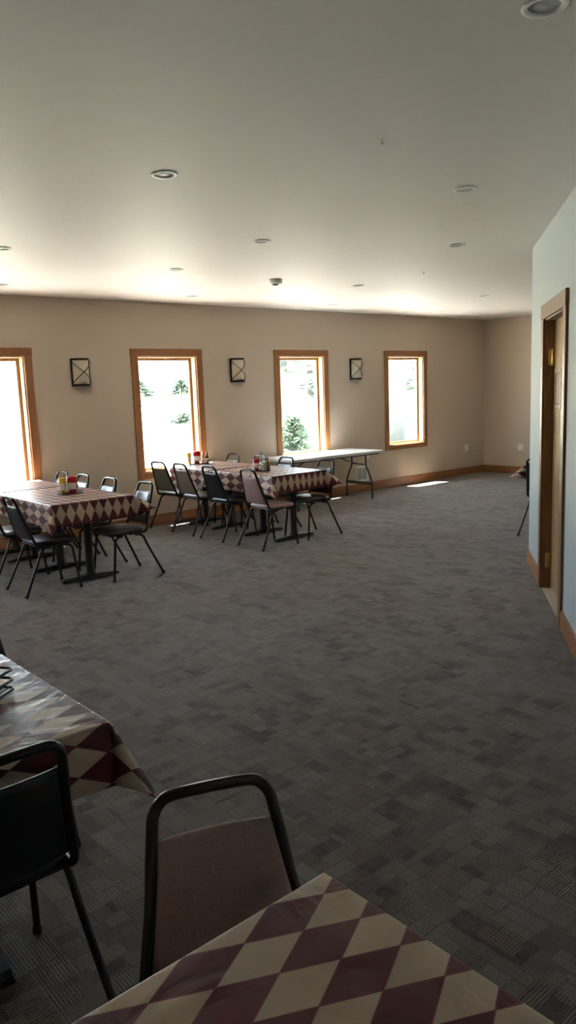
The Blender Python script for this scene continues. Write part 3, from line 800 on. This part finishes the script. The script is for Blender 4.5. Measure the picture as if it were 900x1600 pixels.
# ------------------------------------------------------------------ condiments
def bottle_squeeze(name, x, y, z, m, cap, label, cat, rot=0, s=1.0, lab=True, inverted=False, ww=1.0):
    r = empty(name, (x, y, z), rot); tag(r, label, cat)
    w, d, h = .036 * s * ww, .026 * s * ww ** .5, .165 * s
    prof = [(0, 0), (.85, 0), (1, .01 * s), (1.0, h * .35), (.93, h * .55), (.97, h * .68), (.62, h * .88), (.4, h * .93), (.36, h), (0, h)]
    if inverted: prof = [(0, 0), (.62, 0), (.66, .028 * s), (.72, .03 * s), (.86, h * .3), (.96, h * .45), (1.0, h * .75), (.96, h * .95), (.6, h), (0, h)]
    obj('bottle_body', lathe([(a * 1.0, b) for a, b in [(p[0] * w, p[1]) for p in prof]], 24, sy=d / w), M[m], r, smooth=True)
    if not inverted: obj('cap', lathe([(.013 * s, h - .002), (.013 * s, h + .012), (.006 * s, h + .016), (.003 * s, h + .034), (0, h + .034)], 16), M[cap], r, smooth=True)
    else: obj('cap', lathe([(0, -.001), (.025 * s, -.001), (.027 * s, .026 * s), (.020 * s, .03 * s), (0, .03 * s)], 20, sy=.8), M[cap], r, smooth=True)
    if lab:
        bm = bmesh.new(); n = 9
        for q in (-1,1):
            A = []; B = []
            for k in range(n):
                a = PI / 2 + q * PI / 2 * 1 + (k / (n - 1) - .5) * 1.9 + PI / 2
                c, s_ = math.cos(a) * w * 1.02, math.sin(a) * d * 1.04
                A.append(bm.verts.new((c, s_, h * .22))); B.append(bm.verts.new((c, s_, h * .62)))
            for k in range(n - 1): bm.faces.new((A[k], A[k + 1], B[k + 1], B[k]))
        obj('label', bm, M['label'], r)
    return r

def slim_bottle(x, y, z, m, cap, label, s=1.0, name='sauce_bottle', cat='bottle'):
    r = empty(name, (x, y, z)); tag(r, label, cat)
    obj('bottle_body', lathe([(0, 0), (.022 * s, 0), (.024 * s, .004), (.024 * s, .085 * s), (.012 * s, .115 * s), (.010 * s, .145 * s), (0, .145 * s)], 20), M[m], r, smooth=True)
    obj('cap', lathe([(.0125 * s, .132 * s), (.0125 * s, .158 * s), (0, .160 * s)], 16), M[cap], r, smooth=True)
    obj('label', lathe([(.0245 * s, .02 * s), (.0247 * s, .021 * s), (.0247 * s, .068 * s), (.0245 * s, .069 * s)], 20), M['label'], r)
    return r

def shaker(x, y, z, m, label, s=1.0):
    r = empty('seasoning_shaker', (x, y, z)); tag(r, label, 'shaker')
    obj('shaker_body', lathe([(0, 0), (.019 * s, 0), (.021 * s, .004), (.017 * s, .05 * s), (.016 * s, .062 * s), (0, .062 * s)], 12), M[m], r, smooth=True)
    obj('shaker_lid', lathe([(.0175 * s, .060 * s), (.0175 * s, .072 * s), (.010 * s, .082 * s), (0, .084 * s)], 16), M['steel'], r, smooth=True)

def caddy(x, y, z, w, d, rot, label, levels=(.004, .035, .066), handle=True, r_=.0028, round_=False):
    root = empty('wire_caddy', (x, y, z), rot); tag(root, label, 'condiment caddy')
    def ring(zz, bm):
        if round_: P = [(w / 2 * math.cos(2 * PI * k / 24), d / 2 * math.sin(2 * PI * k / 24), zz) for k in range(24)]
        else:
            P = []; c = .012
            for sx, sy in ((1, 1), (-1, 1), (-1, -1), (1, -1)):
                a = (sx * w / 2, sy * (d / 2 - c), zz); b = (sx * (w / 2 - c), sy * d / 2, zz)
                P += [a, b] if sx * sy > 0 else [b, a]
        add_tube(bm, P, r_, 8, closed=True)
    for zz in levels:
        bm = bmesh.new(); ring(zz + r_, bm); obj('ring_wire', bm, M['black'], root, smooth=True)
    bm = bmesh.new()
    for k in range(-3, 4): add_tube(bm, [(-w / 2, k * d / 8, levels[0] + r_), (w / 2, k * d / 8, levels[0] + r_)], r_ * .7, 6)
    obj('floor_grid', bm, M['black'], root)
    bm = bmesh.new()
    if round_: C4 = [(w / 2 * math.cos(a), d / 2 * math.sin(a)) for a in (0, PI / 2, PI, 3 * PI / 2)]
    elif r_ > .004: C4 = [(-w / 2, 0), (-w * .35, d / 2), (-w * .35, -d / 2)]
    else: C4 = [(w / 2, 0), (-w / 2, 0), (0, d / 2), (0, -d / 2), (w * .42, d / 2), (-w * .42, d / 2), (w * .42, -d / 2), (-w * .42, -d / 2)]
    for a, b in C4: add_tube(bm, [(a, b, levels[0]), (a, b, levels[-1] + r_)], r_, 6)
    obj('upright_wire', bm, M['black'], root)
    if handle:
        bm = bmesh.new(); L = .185
        add_tube(bm, [(0, 0, levels[0]), (0, 0, L)], r_ * 1.3, 8)
        add_tube(bm, [(0.019 * math.cos(2 * PI * k / 20), 0, L + .019 + .019 * math.sin(2 * PI * k / 20)) for k in range(20)], r_ * 1.3, 8, closed=True)
        obj('handle', bm, M['black'], root, smooth=True)
    return root

Z = T + .003
# left row caddy (round tray)
cx, cy = 3.235, 7.08
caddy(cx, cy, Z, .235, .16, .05, 'flat wire caddy holding the condiments on the left row table', levels=(.002, .030), handle=False)
bottle_squeeze('ketchup_bottle', cx + .025, cy - .03, Z + .008, 'red', 'red', 'squat red ketchup bottle with a pale label on the left row table', 'bottle', rot=-.75, s=1.0, inverted=True, ww=1.45)
bottle_squeeze('mustard_bottle', cx - .062, cy + .005, Z + .008, 'yellow', 'yellow', 'yellow mustard bottle beside the ketchup on the left row table', 'bottle', rot=-.7, s=.95, inverted=True)
r = empty('sweetener_packets', (cx + .01, cy + .045, Z + .008), -.7); tag(r, 'pale blue sweetener packets standing behind the ketchup on the left row table', 'packets')
obj('packet_holder', box(-.030, .030, -.018, .018, 0, .07, .003), M['jar'], r)
bm = bmesh.new()
for k in range(4): add_box(bm, -.024, .024, -.012 + k * .007, -.009 + k * .007, .01, .150 - .004 * k, .0005)
obj('packets', bm, M['blue'], r)
shaker(cx + .092, cy + .01, Z + .008, 'jar', 'clear seasoning shaker at the right end of the left row caddy', .9)

# middle row near caddy with ring handle
cx, cy = 5.60, 6.98
caddy(cx, cy, Z, .19, .16, -.7, 'wire caddy with a ring handle on the near table of the middle row')
bottle_squeeze('ketchup_bottle', cx - .055, cy + .025, Z + .012, 'red', 'red', 'red ketchup bottle in the ring handled caddy', 'bottle', rot=-.7, s=.85, inverted=True, ww=1.2)
bottle_squeeze('sauce_bottle', cx + .055, cy + -.055, Z + .012, 'amber', 'brown', 'tall amber sauce bottle at the right of the ring handled caddy', 'bottle', rot=0, s=.78, lab=False)
r = empty('sugar_jar', (cx + .010, cy - .035, Z + .012)); tag(r, 'pale sugar jar in the middle of the ring handled caddy', 'jar')
obj('jar_body', lathe([(0, 0), (.028, 0), (.031, .006), (.031, .075), (.025, .088), (0, .088)], 24), M['jar'], r, smooth=True)
obj('jar_lid', lathe([(.027, .086), (.027, .102), (.010, .108), (0, .108)], 24), M['offwhite'], r, smooth=True)
slim_bottle(cx + .072, cy + .012, Z + .012, 'brown', 'brown', 'small dark brown sauce bottle beside the amber bottle', .75)

# middle row far caddy by the window
cx, cy = 5.70, 8.42
caddy(cx, cy, Z + .0035, .27, .15, -.65, 'wire caddy against the bright window on the middle row', levels=(.003, .05), handle=False)
bottle_squeeze('ketchup_bottle', cx - .035, cy + .000, Z + .012, 'red', 'red', 'red ketchup bottle with pink white label against the bright window', 'bottle', rot=-.6, s=1.0, inverted=True, ww=1.4)
bottle_squeeze('mustard_bottle', cx - .105, cy + .075, Z + .012, 'yellow', 'yellow', 'yellow mustard bottle half hidden behind the ketchup by the window', 'bottle', rot=-.6, s=.9, inverted=True)
slim_bottle(cx + .045, cy - .03, Z + .012, 'pinkish', 'pinkish', 'pale orange bottle right of the ketchup by the window', 1.0)
slim_bottle(cx + .080, cy - .072, Z + .012, 'brown', 'black', 'slim dark bottle at the right end of the window caddy', .95)

# foreground wire rack
cx, cy = .735, 2.405
caddy(cx, cy, Z, .165, .165, .62, 'black wire rack entering the left edge on the foreground table', levels=(.004, .036, .070), handle=False, r_=.0050)
r = empty('sugar_jar', (cx - .02, cy + .01, Z + .012)); tag(r, 'cloudy jar inside the black wire rack at the left edge', 'jar')
obj('jar_body', lathe([(0, 0), (.030, 0), (.033, .006), (.033, .07), (.026, .085), (0, .085)], 24), M['jar'], r, smooth=True)
obj('jar_lid', lathe([(.028, .083), (.028, .10), (.010, .106), (0, .106)], 24), M['steel'], r, smooth=True)

# ------------------------------------------------------------------ outdoors
gm = bmesh.new()
nx, ny = 40, 40; V = {}
for i in range(nx + 1):
    for j in range(ny + 1):
        x = -45 + 130 * i / nx; y = D + .3 + 90 * (j / ny) ** 1.6
        d = y - D; z = -.15 + .03 * d + .0012 * max(0, d - 8) ** 2 * (d < 60) + (.0012 * 52 ** 2 if d >= 60 else 0) * 1 + .25 * math.sin(x * .13 + 1) * min(1, d / 20)
        V[i, j] = gm.verts.new((x, y, z))
for i in range(nx):
    for j in range(ny): f = gm.faces.new((V[i, j], V[i + 1, j], V[i + 1, j + 1], V[i, j + 1])); f.smooth = True
o = obj('ground', gm, M['grass'], autos='keep'); tag(o, 'sunlit dry grass slope outside the windows', 'ground', kind='structure')
o = obj('terrace', box(XL - 3, XC + 8, D + .20, D + 4.0, -.30, -.02), M['concrete']); tag(o, 'bright concrete apron along the outside of the window wall', 'terrace', kind='structure')

def conifer(x, y, h, lab, seed, w=.24, z0=.1, lean=0, low=.08, name='conifer_tree', tr=.035):
    rnd = random.Random(seed); root = empty(name, (x, y, z0)); tag(root, lab, 'tree' if name == 'conifer_tree' else 'shrub', 'trees outside the windows')
    bm = bmesh.new(); add_tube(bm, [(0, 0, -.3), (lean * .3, 0, h * .5), (lean, 0, h)], lambda t: (tr * h * (1 - t) ** .8 + .02), 10)
    obj('trunk', bm, M['bark'], root, smooth=True)
    bm = bmesh.new()
    n = 34
    for k in range(n):
        t = k / n; z = h * (low + (.98 - low) * t); R = h * w * (1 - t) ** .8 + .15
        for b in range(8):
            a = rnd.random() * 2 * PI; L = R * (.7 + .5 * rnd.random()); dx, dy = math.cos(a), math.sin(a)
            base = Vector((lean * t, 0, z)); tip = base + Vector((dx * L, dy * L, -.18 * L + .1 * rnd.random()))
            for q in range(16):
                s = .2 + .8 * q / 15; c = base.lerp(tip, s); wd = .17 * L * (1.15 - s) + .05
                for sg in (-1, 1):
                    e = c + Vector((-dy * sg * wd + dx * wd * .6, dx * sg * wd + dy * wd * .6, -.25 * wd + rnd.uniform(-.05, .08)))
                    p1 = c + Vector((dx * .05, dy * .05, .01)); p2 = c - Vector((dx * .05, dy * .05, -.01))
                    bm.faces.new([bm.verts.new(v) for v in (p1, e, p2)])
    obj('foliage', bm, M['needle'], root, autos='keep')
conifer(13.05, 15.3, 7.0, 'grey trunked conifer in the left half of the window over the folding table', 3, .13, low=.30, tr=.032)
conifer(12.45, 14.2, .95, 'low green shrub at the lower left of the window over the folding table', 13, .40, name='leafy_shrub')
conifer(16.7, 14.6, 8.0, 'tall green conifer whose branches top the window nearest the far corner', 4, .30, low=.27)
conifer(23.0, 25.0, 5.0, 'distant conifer on the slope at the right of the folding table window', 5, .2, z0=1.0)
for k, (x, y, h, z0, lab) in enumerate(((22.0, 38, .9, 1.6, 'distant shrub on the slope at the left of the middle window'), (25.4, 39, .8, 1.7, 'distant shrub on the slope in the centre of the middle window'),
                           (26.6, 34.5, .5, 1.5, 'small distant shrub on the slope at the right of the middle window'), (17.6, 27, .7, .2, 'low dark shrub lower down the slope in the middle window'),
                           (46, 38, 2.2, 1.4, 'distant shrub line seen in the window nearest the far corner'))):
    conifer(x, y, h, lab, 20 + k, 1.5, z0=z0, name='leafy_shrub')

# ------------------------------------------------------------------ light
w = bpy.data.worlds.new('sky'); SC.world = w; w.use_nodes = True; nt = w.node_tree
bg = nt.nodes['Background']; bg.inputs['Color'].default_value = (.72, .87, 1.0, 1); bg.inputs['Strength'].default_value = 7.0
S = bpy.data.lights.new('sun', 'SUN'); S.energy = 60; S.angle = math.radians(.6); S.color = (1, .95, .86)
so = bpy.data.objects.new('sun', S); COL.objects.link(so)
dirv = Vector((.12, -.266, -1)).normalized(); so.rotation_euler = dirv.to_track_quat('-Z', 'Y').to_euler(); so.location = (5, 20, 20)

# ------------------------------------------------------------------ camera
F_, pitch, roll, yaw = 1192.25, .15861, -.0367, .70866
fw = Vector((math.sin(yaw) * math.cos(pitch), math.cos(yaw) * math.cos(pitch), -math.sin(pitch)))
r0 = Vector((math.cos(yaw), -math.sin(yaw), 0)); u0 = r0.cross(fw)
rr = r0 * math.cos(roll) + u0 * math.sin(roll); uu = -r0 * math.sin(roll) + u0 * math.cos(roll)
cam = bpy.data.cameras.new('camera'); co = bpy.data.objects.new('camera', cam); COL.objects.link(co)
cam.sensor_fit = 'VERTICAL'; cam.sensor_height = 36; cam.lens = F_ / 1600 * 36; cam.clip_start = .02; cam.clip_end = 400
co.matrix_world = Matrix(((rr.x, uu.x, -fw.x, 0), (rr.y, uu.y, -fw.y, 0), (rr.z, uu.z, -fw.z, EYE), (0, 0, 0, 1)))
SC.camera = co

SC.view_settings.view_transform = 'Standard'; SC.view_settings.look = 'None'; SC.view_settings.gamma = 1
SC.view_settings.use_curve_mapping = False; SC.view_settings.exposure = 1.28
SC.cycles.max_bounces = 10; SC.cycles.diffuse_bounces = 6; SC.cycles.glossy_bounces = 4; SC.cycles.transparent_max_bounces = 8
SC.cycles.sample_clamp_indirect = 20; SC.cycles.use_denoising = True; SC.cycles.caustics_reflective = True; SC.cycles.caustics_refractive = False
